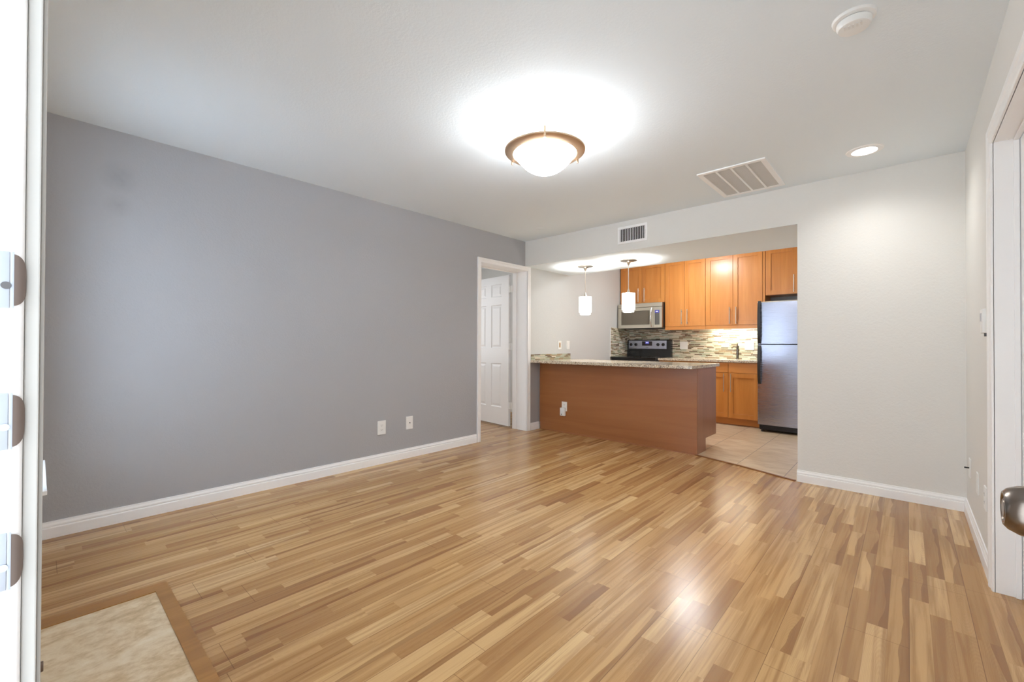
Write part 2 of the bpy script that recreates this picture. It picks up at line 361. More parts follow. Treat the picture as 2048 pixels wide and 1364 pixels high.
# front wall : window and entry openings
EX0, EX1 = -0.588, 0.222
WX0, WX1, WZ0, WZ1 = -3.28, -2.62, 0.515, 2.02
b = bm_()
for (x0, x1, z0, z1) in [(XL-T, WX0, 0, HC), (WX0, WX1, 0, WZ0), (WX0, WX1, WZ1, HC), (WX1, EX0, 0, HC), (EX0, EX1, 2.07, HC), (EX1, XR+0.12, 0, HC)]:
    box(b, x0, x1, YFR-0.14, YFR, z0, z1)
struct('wall_front', b, M_LIGHT, 'off white front wall seen edge on behind the entry frame', 'wall')
b = bm_(); box(b, XL-T-2.4, XR+T, -0.15, YF+T, HC, HC+0.1)
struct('ceiling', b, M_CEIL, 'flat textured off white ceiling', 'ceiling')
# bedroom shell beyond the doorway
b = bm_(); box(b, XL-T-2.4, XL-T-2.3, 2.2, 5.4, 0, HC); box(b, XL-T-2.4, XL-T, 5.3, 5.4, 0, HC); box(b, XL-T-2.4, XL-T, 2.2, 2.3, 0, HC)
struct('wall_bedroom', b, M_LIGHT, 'pale wall of the room beyond the left doorway', 'wall')
b = bm_(); box(b, XL-T-2.4, XL-T, 4.53, 5.4, -0.06, 0.0)
struct('floor_bedroom', b, M_FLOOR, 'laminate floor of the room beyond the left doorway', 'floor')
# outside ground slab behind the camera
b = bm_(); box(b, -6, 4, -5, -0.15, -0.06, -0.02); struct('floor_porch', b, plain('porch_concrete', srgb(170, 168, 164), 0.8), 'concrete porch outside the entry', 'floor')

# baseboards : profiled
def bb_profile(h=0.095, t=0.014): return [(0, 0), (t, 0), (t, h*0.60), (t*0.9, h*0.64), (t*0.42, h*0.66), (t*0.42, h*0.70), (t*0.85, h*0.73), (t*0.8, h*0.80), (t*0.5, h*0.90), (t*0.42, h), (0, h)]
b = bm_(); prism(b, [(XL+p, q) for p, q in bb_profile()], 'y', 0.006, DY0-0.064); prism(b, [(XL+p, q) for p, q in bb_profile()], 'y', DY1+0.062, 4.518)
struct('baseboard_left', b, M_TRIM, 'white moulded baseboard along the grey left wall', 'baseboard')
b = bm_(); prism(b, [(YB-p, q) for p, q in bb_profile()], 'x', -0.671-0.004, XR)
struct('baseboard_back', b, M_TRIM, 'white moulded baseboard under the off white back wall', 'baseboard')
b = bm_(); prism(b, [(XR-p, q) for p, q in bb_profile()], 'y', RY1+0.066, YB-0.014)
struct('baseboard_right', b, M_TRIM, 'white moulded baseboard along the right wall', 'baseboard')
b = bm_(); prism(b, [(YFR+p*1.5, q) for p, q in bb_profile()], 'x', XL+0.014, -2.566)
struct('baseboard_front', b, M_TRIM, 'white baseboard of the front wall seen edge on', 'baseboard')

# transition strip between laminate and kitchen tile
b = bm_()
pts = [(-1.593, 4.513), (-1.14, 4.390), (-0.685, 4.219)]
for (a, c_) in zip(pts[:-1], pts[1:]):
    d = Vector((c_[0]-a[0], c_[1]-a[1])).normalized(); n = Vector((-d.y, d.x))*0.011
    prism(b, [(a[0]-n.x, a[1]-n.y), (c_[0]-n.x, c_[1]-n.y), (c_[0]+n.x, c_[1]+n.y), (a[0]+n.x, a[1]+n.y)], 'z', 0.0, 0.009)
struct('trim_3', b, wood('dark_oak_strip', srgb(112, 68, 30), srgb(140, 90, 46), srgb(160, 106, 60), 'x'), 'brown wooden transition strip between laminate and kitchen tile', 'floor trim')

# ------------------------------------------------------------------ casing helper for side walls (frame plane perpendicular to X)
def casing_profile(w=0.063, t=0.017):
    # (distance from opening edge, thickness)
    return [(0, 0), (0, t*0.55), (w*0.12, t*0.7), (w*0.5, t*0.72), (w*0.62, t), (w*0.95, t), (w, t*0.8), (w, 0)]
def casing_x(bm, xf, s, y0, y1, z1, w=0.063, zt=None):
    pr = casing_profile(w)
    def leg(yo, sy, ztop):   # vertical leg
        A = [bm.verts.new((xf+s*t, yo+sy*d, 0)) for d, t in pr]; B = [bm.verts.new((xf+s*t, yo+sy*d, ztop+d)) for d, t in pr]; n = len(pr)
        for k in range(n): bm.faces.new((A[k], A[(k+1) % n], B[(k+1) % n], B[k]))
        bm.faces.new(A); bm.faces.new(B)
    leg(y0, -1, z1); leg(y1, 1, z1)
    A = [bm.verts.new((xf+s*t, y0-d, z1+d)) for d, t in pr]; B = [bm.verts.new((xf+s*t, y1+d, z1+d)) for d, t in pr]; n = len(pr)
    for k in range(n): bm.faces.new((A[k], A[(k+1) % n], B[(k+1) % n], B[k]))
    bm.faces.new(A); bm.faces.new(B)

# six panel leaf in its own frame : local x along width from hinge, y thickness, z up
def leaf_bm(w, h, t=0.035, st=0.105, mid=0.10):
    b = bm_()
    pw = (w-2*st-mid)/2
    rows = [(0.235*h/2.03, 0.835*h/2.03), (1.045*h/2.03, 1.64*h/2.03), (1.75*h/2.03, 1.925*h/2.03)]
    cols = [(st, st+pw), (st+pw+mid, w-st)]
    xs = [0, cols[0][0], cols[0][1], cols[1][0], cols[1][1], w]; zs = [0, rows[0][0], rows[0][1], rows[1][0], rows[1][1], rows[2][0], rows[2][1], h]
    for i in range(5):
        for j in range(7):
            hole = i in (1, 3) and j in (1, 3, 5)
            x0, x1, z0, z1 = xs[i], xs[i+1], zs[j], zs[j+1]
            for s in (1, -1):
                Y = s*t/2
                if not hole:
                    vs = [b.verts.new(p) for p in ((x0, Y, z0), (x1, Y, z0), (x1, Y, z1), (x0, Y, z1))]; b.faces.new(vs)
                else:
                    steps = [(0, 0), (0.010, 0.009), (0.022, 0.009), (0.045, 0.003)]
                    prev = None
                    for (ins, dep) in steps:
                        yy = s*(t/2-dep); cur = [b.verts.new(p) for p in ((x0+ins, yy, z0+ins), (x1-ins, yy, z0+ins), (x1-ins, yy, z1-ins), (x0+ins, yy, z1-ins))]
                        if prev:
                            for k in range(4): b.faces.new((prev[k], prev[(k+1) % 4], cur[(k+1) % 4], cur[k]))
                        prev = cur
                    b.faces.new(prev)
    for (a, c_) in (((0, 0), (0, h)), ((w, 0), (w, h))):
        x = a[0]; vs = [b.verts.new(p) for p in ((x, -t/2, 0), (x, t/2, 0), (x, t/2, h), (x, -t/2, h))]; b.faces.new(vs)
    for z in (0, h): b.faces.new([b.verts.new(p) for p in ((0, -t/2, z), (w, -t/2, z), (w, t/2, z), (0, t/2, z))])
    bmesh.ops.remove_doubles(b, verts=b.verts, dist=1e-5)
    return b
def xform(bm, M_):
    for v in bm.verts: v.co = M_ @ v.co
    return bm

# door_1 : doorway in the left wall
d1 = thing('door_1', 'white six panel door standing open in the doorway of the grey left wall', 'door', (XL, DY1, 0), kind='structure')
b = bm_(); casing_x(b, XL, 1, DY0, DY1, DZ, 0.055); obj('door_casing', b, M_TRIM, d1)
b = bm_()
box(b, XL-T-0.005, XL+0.004, DY0-0.012, DY0, 0, DZ); box(b, XL-T-0.005, XL+0.004, DY1, DY1+0.012, 0, DZ); box(b, XL-T-0.005, XL+0.004, DY0-0.012, DY1+0.012, DZ, DZ+0.012)
box(b, XL-T+0.035, XL-T+0.07, DY1-0.011, DY1, 0, DZ-0.011, 0.002); box(b, XL-T+0.035, XL-T+0.07, DY0, DY0+0.011, 0, DZ-0.011, 0.002); box(b, XL-T+0.035, XL-T+0.07, DY0, DY1, DZ-0.011, DZ, 0.002)
obj('door_jamb', b, M_TRIM, d1)
hx, hy = XL-T-0.055, DY1-0.002
ang = math.radians(180-6)
leafM = Matrix.Translation((hx-0.014, hy+0.014, 0.02)) @ Matrix.Rotation(ang, 4, 'Z')
lf = obj('door_leaf', xform(leaf_bm(0.86, 2.035, 0.035, 0.150, 0.115), leafM), M_TRIM, d1)
for z in (0.30, 1.09, 1.86):
    b = bm_(); box(b, hx-0.008, hx+0.052, hy-0.006, hy-0.002, z-0.045, z+0.045, 0.001); cyl(b, (hx+0.012, hy-0.008, z-0.047), (hx+0.012, hy-0.008, z+0.047), 0.006, seg=12)
    obj('hinge', b, M_WPLAS if z > 0.2 else M_NICK, lf)

# door_3 : closed door in the right wall
d3 = thing('door_3', 'white closed door and casing at the right edge of the photo', 'door', (XR, RY1, 0), kind='structure')
b = bm_(); casing_x(b, XR, -1, RY0, RY1, RZ, 0.075); obj('door_casing', b, M_TRIM, d3)
b = bm_()
box(b, XR-0.002, XR+0.122, RY1, RY1+0.012, 0, RZ); box(b, XR-0.002, XR+0.122, RY0-0.012, RY0, 0, RZ); box(b, XR-0.002, XR+0.122, RY0-0.012, RY1+0.012, RZ, RZ+0.012)
box(b, XR+0.060, XR+0.078, RY1-0.011, RY1, 0, RZ-0.011, 0.002); box(b, XR+0.060, XR+0.078, RY0, RY0+0.011, 0, RZ-0.011, 0.002); box(b, XR+0.060, XR+0.078, RY0, RY1, RZ-0.011, RZ, 0.002)
obj('door_jamb', b, M_TRIM, d3)
obj('door_leaf', xform(leaf_bm(RY1-RY0-0.008, 2.03), Matrix.Translation((XR+0.098, RY0+0.004, 0.012)) @ Matrix.Rotation(math.pi/2, 4, 'Z')), M_TRIM, d3)

# door_2 : entry frame by the camera, its leaf folded back to the right
d2 = thing('door_2', 'white entry door frame at the left edge with metal strike plates', 'door', (-0.575, 0, 0), kind='structure')
JX = -0.575
b = bm_()
arc = [(JX-0.008+0.008*math.cos(a), -0.016+0.008*math.sin(a)) for a in [math.radians(q) for q in range(0, 91, 10)]]
prism(b, [(JX-0.013, -0.15), (JX, -0.15)] + arc + [(JX-0.013, -0.008)], 'z', 0, 2.07)
box(b, 0.210, EX1, -0.15, -0.008, 0, 2.07); box(b, JX-0.013, EX1, -0.15, -0.008, 2.058, 2.07)
jm = obj('door_jamb', b, M_TRIM, d2, smooth=True)
b = bm_()
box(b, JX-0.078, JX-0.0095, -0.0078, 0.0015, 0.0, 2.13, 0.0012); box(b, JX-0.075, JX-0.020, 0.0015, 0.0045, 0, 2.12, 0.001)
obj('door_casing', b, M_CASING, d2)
for k, (z0, z1) in enumerate(((1.150, 1.199), (1.0275, 1.0765), (0.9065, 0.956))):
    b = bm_(); box(b, JX, JX+0.0012, -0.045, -0.0165, z0, z1, 0.0004)
    # bend following the jamb edge
    n = 6; rows = []
    for q in range(n+1):
        a = math.radians(90*q/n*0.14); rows.append((JX-0.008+0.0094*math.cos(a), -0.016+0.0094*math.sin(a)))
    V = [[b.verts.new((x, y, z)) for z in (z0, z1)] for (x, y) in rows]
    for q in range(n): b.faces.new((V[q][0], V[q+1][0], V[q+1][1], V[q][1]))
    pl = obj('strike_plate', b, M_STRIKE, jm, smooth=True)
    pl['label'] = 'scuffed zinc strike plate'
    b = bm_(); zc = (z0+z1)/2; n = 10; prev = None   # D shaped lip
    for q in range(n+1):
        a = math.radians(12+76*q/n); x, y = JX-0.008+0.0092*math.cos(a), -0.016+0.0092*math.sin(a)
        hh = (z1-z0)/2*math.sqrt(max(0.0, 1-(q/n)**1.7))*0.90 + 0.0004
        cur = [b.verts.new((x, y, zc-hh)), b.verts.new((x, y, zc+hh))]
        if prev: b.faces.new((prev[0], cur[0], cur[1], prev[1]))
        prev = cur
    lp = obj('strike_lip', b, M_LIP, jm, smooth=True); lp['label'] = 'brown rounded strike lip'
    b = bm_(); cyl(b, (JX+0.0010, -0.0185, zc-0.005), (JX+0.0020, -0.0185, zc-0.005), 0.0032, seg=16)
    obj('screw', b, M_SLOT if k == 0 else M_STRIKE, jm)
# opened leaf on the right side of the camera, only its knob reaches the frame
lw = 0.79
b = xform(leaf_bm(lw, 2.03, 0.044), Matrix.Translation((0.167, 0.018, 0.012)) @ Matrix.Rotation(math.pi/2, 4, 'Z'))
el = obj('door_leaf', b, M_TRIM, d2)
b = bm_(); KX, KY, KZ = 0.1450, 0.742, 0.936
prof = [(0.0, -0.0655), (0.0095, -0.0655), (0.0105, -0.0645), (0.0150, -0.0640), (0.0165, -0.0655), (0.0185, -0.0655), (0.0225, -0.0620), (0.0265, -0.0540), (0.0285, -0.0440), (0.0280, -0.0350), (0.0245, -0.0270), (0.0170, -0.0215), (0.0130, -0.0170), (0.0125, -0.0090), (0.0300, -0.0070), (0.0325, -0.0035), (0.0325, 0.0)]
lathe(b, (KX, KY, KZ), prof, 'x', 64)
kn = obj('door_knob', b, M_KNOB, el, smooth=True); kn['label'] = 'round satin metal door knob'

# window_1 : in the front wall, seen only by its stool
w1 = thing('window_1', 'window of the front wall with a thin white stool, seen edge on', 'window', ((WX0+WX1)/2, YFR, WZ0), kind='structure')
b = bm_()
for (x0, x1, z0, z1) in [(WX0, WX0+0.04, WZ0, WZ1), (WX1-0.04, WX1, WZ0, WZ1), (WX0, WX1, WZ0, WZ0+0.04), (WX0, WX1, WZ1-0.04, WZ1), (WX0, WX1, 1.25, 1.29)]: box(b, x0, x1, YFR-0.10, YFR-0.06, z0, z1, 0.003)
obj('window_frame', b, M_TRIM, w1)
b = bm_(); box(b, WX0+0.03, WX1-0.03, YFR-0.082, YFR-0.078, WZ0+0.03, WZ1-0.03); obj('window_pane', b, M_GLASS, w1)
b = bm_(); box(b, WX0-0.02, WX1+0.02, YFR-0.06, 0.0325, WZ0-0.018, WZ0, 0.002); obj('window_sill', b, M_TRIM, w1)
for z, lab in ((1.57, 'small white hook on the front wall, the lower one at mid height'), (2.30, 'small white hook on the front wall, the upper one near the ceiling')):
    b = bm_(); box(b, -2.60, -2.57, YFR, YFR+0.004, z-0.014, z+0.014, 0.001); tube(b, [(-2.585, YFR+0.003, z+0.006), (-2.585, YFR+0.020, z), (-2.585, YFR+0.023, z+0.012)], 0.0035)
    tag(obj('wall_hook', b, M_WPLAS, origin=(-2.585, YFR, z)), lab, 'hook', 'hooks on the front wall')
b = bm_(); cyl(b, (-2.10, YFR, 0.058), (-2.10, YFR+0.008, 0.058), 0.018, seg=20); cyl(b, (-2.10, YFR+0.008, 0.058), (-2.10, YFR+0.030, 0.058), 0.020, 0.015, seg=20)
tag(obj('door_stop', b, M_BRN, origin=(-2.10, YFR, 0.058), smooth=True), 'small brown rubber bumper low on the front wall above the tan tile', 'door stop')

# ================================================================== CEILING FIXTURES
def flush_lamp():
    cx, cy, zr, R = -1.652, 2.105, 2.305, 0.246
    t = thing('ceiling_lamp', 'lit flush ceiling lamp with opal bowl and bronze ring', 'ceiling lamp', (cx, cy, HC))
    b = bm_(); lathe(b, (cx, cy, zr), [(R*0.78, -0.010), (R*0.80, -0.014), (R*0.94, -0.006), (R, 0.004), (R*1.005, 0.012), (R*0.985, 0.016), (R*0.93, 0.010), (R*0.80, 0.0), (R*0.78, -0.004)], close=True, seg=96)
    obj('ring', b, M_BRONZE, t, smooth=True)
    b = bm_(); n = 14; Rb = R*0.79
    prof = [(Rb*(1-k/n), -0.128*(1-(1-k/n)**2.3)-0.004) for k in range(n+1)]
    prof[-1] = (0.0, prof[-1][1]); prof = [(Rb*0.97, 0.008)] + prof
    lathe(b, (cx, cy, zr), prof, seg=96); obj('glass_bowl', b, M_BOWL, t, smooth=True)
    b = bm_(); lathe(b, (cx, cy, HC), [(0.0, -0.028), (0.055, -0.028), (0.062, -0.02), (0.065, 0.0), (0, 0)], seg=48); obj('canopy', b, M_BRONZE, t, smooth=True)
    b = bm_(); lathe(b, (cx, cy, zr), [(0.0, 0.010), (Rb*0.84, 0.010), (Rb*0.84, 0.007), (0.0, 0.007)], seg=64); obj('glow_blocking_disc', b, M_TRIM, t)  # added disc that blocks the bowl's upward glow, shrinking the ceiling halo
    toc = math.atan2(-cy, -cx)
    for k in range(3):
        a = toc + k*2*math.pi/3; c_, s_ = math.cos(a), math.sin(a); rr = R*0.985
        b = bm_(); cyl(b, (cx+c_*rr, cy+s_*rr, zr-0.020), (cx+c_*rr, cy+s_*rr, zr+0.044), 0.0065, seg=12)
        tube(b, [(cx+c_*rr, cy+s_*rr, zr+0.03), (cx+c_*0.06, cy+s_*0.06, HC-0.018)], 0.004)
        obj('bracket', b, M_BRONZE, t, smooth=True)
    for k in range(2):
        a = toc + math.pi/3 + k*math.pi; point('lamp_bulb', (cx+0.07*math.cos(a), cy+0.07*math.sin(a), zr+0.036), 7.5, (0.93, 0.97, 1.0), 0.025)
flush_lamp()

def recessed(cx, cy):
    t = thing('recessed_light', 'lit round recessed downlight in the ceiling near the right wall', 'ceiling light', (cx, cy, HC))
    b = bm_(); lathe(b, (cx, cy, HC), [(0.068, -0.001), (0.070, -0.007), (0.098, -0.004), (0.102, 0.0)], seg=64); obj('trim_ring', b, M_TRIM, t, smooth=True)
    b = bm_(); cyl(b, (cx, cy, HC-0.0035), (cx, cy, HC-0.0005), 0.068, seg=64); obj('lens', b, M_LENS, t)
    l = bpy.data.lights.new('downlight', 'SPOT'); l.energy = 25; l.color = (1.0, 0.985, 0.95); l.spot_size = math.radians(150); l.spot_blend = 1.0; l.shadow_soft_size = 0.06
    o = bpy.data.objects.new('downlight', l); C.objects.link(o); o.location = (cx, cy, HC-0.02)
recessed(-0.212, 3.775)

def smoke(cx, cy):
    t = thing('smoke_detector', 'round white smoke detector on the ceiling at the top right', 'smoke detector', (cx, cy, HC))
    b = bm_(); lathe(b, (cx, cy, HC), [(0, -0.014), (0.060, -0.014), (0.070, -0.010), (0.073, 0.0)], seg=64); obj('base', b, M_WPLAS, t, smooth=True)
    b = bm_(); lathe(b, (cx, cy, HC), [(0.054, -0.0165), (0.058, -0.017), (0.058, -0.030), (0.052, -0.040), (0.040, -0.044), (0.0, -0.046)], seg=64); obj('cover', b, M_WPLAS, t, smooth=True)
    b = bm_(); lathe(b, (cx, cy, HC), [(0.052, -0.0140), (0.0545, -0.0140), (0.0545, -0.0170), (0.052, -0.0170)], seg=64, close=True); obj('vent_slot', b, M_SLOT, t)
    b = bm_()
    for k in range(5): a = 0.5+k*0.35; box(b, cx-0.03+k*0.013, cx-0.024+k*0.013, cy-0.035, cy-0.012, HC-0.0462, HC-0.0435)
    obj('grille_slots', b, plain('pale_slot', srgb(232, 230, 227), 0.6), t)
smoke(-0.156, 2.215)
b = bm_(); lathe(b, (-3.094, 3.859, HC), [(0, -0.004), (0.040, -0.004), (0.046, 0.0)], seg=40)
tag(obj('ceiling_cover_plate', b, M_CEIL, origin=(-3.094, 3.859, HC), smooth=True), 'faint white round cover plate on the ceiling near the soffit corner', 'cover plate')

def return_grille():
    x0, x1, y0, y1 = -1.205, -0.735, 3.437, 4.125; z = HC
    t = thing('return_air_grille', 'white ceiling return air grille with four grey filter panels', 'vent', ((x0+x1)/2, (y0+y1)/2, z))
    b = bm_(); m = 0.036
    box(b, x0, x1, y0, y0+m, z-0.010, z, 0.003); box(b, x0, x1, y1-m, y1, z-0.010, z, 0.003); box(b, x0, x0+m, y0+m, y1-m, z-0.010, z, 0.003); box(b, x1-m, x1, y0+m, y1-m, z-0.010, z, 0.003)
    obj('frame', b, M_TRIM, t)
    w = (x1-x0-2*m); pw = (w-3*0.014)/4
    for k in range(4):
        a = x0+m+k*(pw+0.014); b = bm_(); box(b, a, a+pw, y0+m, y1-m, z-0.002, z-0.0005)
        n = 46
        for q in range(n):
            yy = y0+m+(y1-y0-2*m)*(q+0.5)/n; box(b, a, a+pw, yy-0.003, yy+0.003, z-0.006, z-0.002)
        obj('filter_panel', b, M_FILTER, t)
    for k in range(3):
        a = x0+m+(k+1)*(pw+0.014)-0.014; b = bm_(); box(b, a, a+0.014, y0+m, y1-m, z-0.009, z-0.0005, 0.001); obj('divider', b, M_TRIM, t)
return_grille()

def supply_grille():
    x0, x1, z0, z1, y = -2.314, -1.977, 2.200, 2.385, YB
    t = thing('supply_air_vent', 'small white louvred air vent on the soffit face', 'vent', ((x0+x1)/2, y, z0))
    b = bm_(); m = 0.026
    box(b, x0, x1, y-0.008, y, z0, z0+m, 0.002); box(b, x0, x1, y-0.008, y, z1-m, z1, 0.002); box(b, x0, x0+m, y-0.008, y, z0+m, z1-m, 0.002); box(b, x1-m, x1, y-0.008, y, z0+m, z1-m, 0.002)
    obj('frame', b, M_TRIM, t)
    b = bm_(); box(b, x0+m, x1-m, y-0.0015, y-0.0005, z0+m, z1-m); obj('duct_opening', b, M_DARK, t)
    n = 15
    for k in range(n):
        xx = x0+m+(x1-x0-2*m)*(k+0.5)/n; b = bm_(); prism(b, [(xx-0.0025, y-0.0075), (xx-0.0005, y-0.0080), (xx+0.0025, y-0.0020), (xx+0.0005, y-0.0015)], 'z', z0+m, z1-m); obj('louvre', b, M_TRIM, t)
    b = bm_(); box(b, x1-m+0.006, x1-m+0.010, y-0.014, y-0.008, 2.27, 2.31, 0.001); obj('lever', b, M_WPLAS, t)
supply_grille()

# ================================================================== PLATES AND OUTLETS
def plate(name, label, cat, c, axis, s, w, h, kind='blank', group=None, d=0.006):
    """plate on a wall. axis 'x' : normal along s*X, 'y' : normal along s*Y"""
    t = thing(name, label, cat, c, group=group)
    def bx(b, u0, u1, n0, n1, z0, z1, bev=0):
        if axis == 'x': box(b, c[0]+s*n0, c[0]+s*n1, c[1]+u0, c[1]+u1, c[2]+z0, c[2]+z1, bev)
        else: box(b, c[0]+u0, c[0]+u1, c[1]+s*n0, c[1]+s*n1, c[2]+z0, c[2]+z1, bev)
    b = bm_(); bx(b, -w/2, w/2, 0, d, -h/2, h/2, 0.0018); obj('plate', b, M_WPLAS, t)
    def duplex(u):
        for zc in (0.021, -0.021):
            b = bm_(); bx(b, u-0.015, u+0.015, d, d+0.0015, zc-0.013, zc+0.013, 0.0005); o = obj('socket', b, M_WPLAS, t)
            b = bm_(); bx(b, u-0.008, u-0.006, d+0.0012, d+0.0018, zc-0.002, zc+0.007); bx(b, u+0.006, u+0.008, d+0.0012, d+0.0018, zc-0.002, zc+0.007); bx(b, u-0.002, u+0.002, d+0.0012, d+0.0018, zc-0.009, zc-0.005); obj('slots', b, M_SLOT, o)
    def rocker(u, mat=None):
        b = bm_(); bx(b, u-0.016, u+0.016, d, d+0.003, -0.033, 0.033, 0.001); obj('rocker', b, mat or M_WPLAS, t)
    if kind == 'duplex': duplex(0)
    if kind == 'coax':
        b = bm_(); p0 = Vector(c)+Vector((s*d, 0, 0)) if axis == 'x' else Vector(c)+Vector((0, s*d, 0)); p1 = Vector(c)+(Vector((s*(d+0.010), 0, 0)) if axis == 'x' else Vector((0, s*(d+0.010), 0)))
        cyl(b, p0, p1, 0.0048, seg=16); obj('coax_socket', b, M_SLOT, t)
    if kind == 'gfci':
        rocker(0, M_IVORY); b = bm_(); bx(b, -0.007, 0.007, d+0.003, d+0.0042, -0.005, 0.001); bx(b, -0.007, 0.007, d+0.003, d+0.0042, 0.004, 0.010); obj('reset_button', b, M_SLOT, t)
    if kind == 'switch': rocker(0)
    if kind == 'two_switch': rocker(-0.023); rocker(0.023)
    if kind == 'switch_duplex': rocker(0.023); duplex(-0.023)
    if kind == 'blank':
        for zc in (0.048, -0.048) if h > 0.1 else ():
            b = bm_(); bx(b, -0.003, 0.003, d, d+0.0006, zc-0.003, zc+0.003); obj('screw', b, M_WPLAS, t)
    return t
plate('wall_outlet', 'white duplex outlet low on the grey wall, left of the cable plate', 'outlet', (XL, 2.178, 0.337), 'x', 1, 0.085, 0.128, 'duplex')
plate('cable_plate', 'white cable plate with dark centre socket low on the grey wall', 'cable plate', (XL, 2.484, 0.343), 'x', 1, 0.078, 0.126, 'coax')
plate('wall_outlet', 'outlet with tan insert on the wall above the peninsula backsplash', 'outlet', (XL, 4.984, 1.112), 'x', 1, 0.080, 0.120, 'gfci')
plate('wall_switch', 'white switch plate above the peninsula, right of the tan outlet', 'switch', (XL, 5.186, 1.113), 'x', 1, 0.080, 0.120, 'switch')
plate('wall_outlet', 'square double plate on the mosaic beside the range', 'outlet', (-2.670, YF-0.008, 1.112), 'y', -1, 0.125, 0.122, 'two_switch')
plate('wall_outlet', 'square double outlet on the mosaic beside the refrigerator', 'outlet', (-1.712, YF-0.008, 1.110), 'y', -1, 0.125, 0.122, 'switch_duplex')
plate('wall_plate', 'thin white plate with black cable stub, furthest along the right wall', 'wall plate', (XR, 3.985, 0.347), 'x', -1, 0.075, 0.118, 'blank', 'plates low on the right wall')
plate('wall_plate', 'thin white plate, middle of three low on the right wall', 'wall plate', (XR, 3.578, 0.345), 'x', -1, 0.075, 0.118, 'blank', 'plates low on the right wall')
plate('wall_plate', 'thin white plate nearest the casing, low on the right wall', 'wall plate', (XR, 3.245, 0.348), 'x', -1, 0.075, 0.118, 'duplex', 'plates low on the right wall')
b = bm_(); cyl(b, (XR-0.006, 3.985, 0.347), (XR-0.028, 3.985, 0.347), 0.0045, seg=14); tag(obj('cable_stub', b, M_BLKM, origin=(XR-0.006, 3.985, 0.347)), 'short black cable stub poking out of the furthest plate on the right wall', 'cable')
t = thing('thermostat', 'slim white thermostat on the right wall beside the door casing', 'thermostat', (XR, 3.125, 1.24))
b = bm_(); box(b, XR-0.026, XR, 3.085, 3.165, 1.182, 1.300, 0.006); obj('housing', b, M_WPLAS, t, smooth=True)
b = bm_(); box(b, XR-0.0275, XR-0.0255, 3.10, 3.15, 1.24, 1.28, 0.0005); obj('screen', b, plain('grey_lcd', srgb(190, 190, 196), 0.4), t)
b = bm_(); box(b, XR-0.016, XR-0.004, 3.11, 3.125, 1.166, 1.183, 0.001); obj('cable_gland', b, M_SLOT, t)

# ================================================================== PENINSULA
PX0, PX1, PY0, PY1 = -3.612, -1.580, 4.520, 5.113
t = thing('peninsula_cabinet', 'reddish brown wood panelled kitchen peninsula base', 'kitchen peninsula', ((PX0+PX1)/2, (PY0+PY1)/2, 0))
b = bm_(); box(b, PX0, PX1-0.0, PY0, PY0+0.018, 0.0, 0.879, 0.001); obj('front_panel', b, M_PEN, t)
b = bm_(); prism(b, [(PY0+0.0185, 0.003), (4.78, 0.003), (4.78, 0.135), (PY1, 0.135), (PY1, 0.879), (PY0+0.0185, 0.879)], 'x', PX1-0.018, PX1); obj('end_panel', b, M_PENZ, t)
b = bm_(); box(b, PX0, PX1-0.019, PY0+0.019, PY1-0.02, 0.135, 0.878); box(b, PX0, PX1-0.019, PY0+0.019, 4.77, 0.004, 0.135); obj('carcass', b, M_CAB, t)
for k in range(4):
    x0 = PX0+0.02+k*0.497; b = bm_(); box(b, x0, x0+0.49, PY1-0.02, PY1, 0.14, 0.87, 0.002); obj('door', b, M_CAB, t)
b = bm_(); prism(b, [(PY0, 0), (PY0-0.012, 0), (PY0-0.011, 0.007), (PY0-0.006, 0.012), (PY0, 0.014)], 'x', PX0+0.015, PX1); obj('base_strip', b, M_PEN, t)
b = bm_(); box(b, PX0-0.008, PX0, PY0-0.004, PY0+0.01, 0.096, 0.879); obj('edge_bead', b, M_PENZ, t)
b = bm_(); box(b, XL, -1.560, 4.330, 5.180, 0.880, 0.914, 0.004)
tag(obj('peninsula_countertop', b, M_GRAN, origin=(-2.6, 4.75, 0.88)), 'speckled beige granite slab on top of the peninsula', 'countertop')
b = bm_(); box(b, XL, XL+0.009, 4.352, 5.243, 0.9142, 0.989, 0.001)
tag(obj('low_backsplash', b, M_MOSY, origin=(XL, 4.8, 0.914)), 'short band of mosaic tile on the wall above the peninsula slab', 'backsplash')
plate('peninsula_outlet', 'white outlet set in the reddish peninsula panel', 'outlet', (-3.2175, PY0, 0.335), 'y', -1, 0.080, 0.118, 'duplex')
t = thing('plug_in_device', 'white plug in gadget with small grey button in the peninsula outlet', 'plug in device', (-3.225, PY0-0.008, 0.27))
b = bm_(); box(b, -3.262, -3.192, PY0-0.040, PY0-0.0078, 0.218, 0.318, 0.004); obj('housing', b, M_WPLAS, t, smooth=True)
b = bm_(); cyl(b, (-3.238, PY0-0.040, 0.237), (-3.238, PY0-0.042, 0.237), 0.006, seg=16); obj('button', b, M_SLOT, t)

# ================================================================== KITCHEN CABINETS
def handle(b, x, y, z0, z1):
    cyl(b, (x, y-0.030, z0), (x, y-0.030, z1), 0.0058, seg=14)
    for z in (z0+0.03, z1-0.03): cyl(b, (x, y, z), (x, y-0.030, z), 0.0045, seg=10)
def hhandle(b, x0, x1, y, z):
    cyl(b, (x0, y-0.030, z), (x1, y-0.030, z), 0.0058, seg=14)
    for x in (x0+0.03, x1-0.03): cyl(b, (x, y, z), (x, y-0.030, z), 0.0045, seg=10)
def shaker(b, x0, x1, y, z0, z1, fw=0.062, t=0.02):
    """front face at y, body going +y"""
    box(b, x0, x0+fw, y, y+t, z0, z1, 0.0012); box(b, x1-fw, x1, y, y+t, z0, z1, 0.0012)
    box(b, x0+fw, x1-fw, y, y+t, z0, z0+fw, 0.0012); box(b, x0+fw, x1-fw, y, y+t, z1-fw, z1, 0.0012)
    box(b, x0+fw-0.002, x1-fw+0.002, y+0.012, y+t, z0+fw-0.002, z1-fw+0.002)
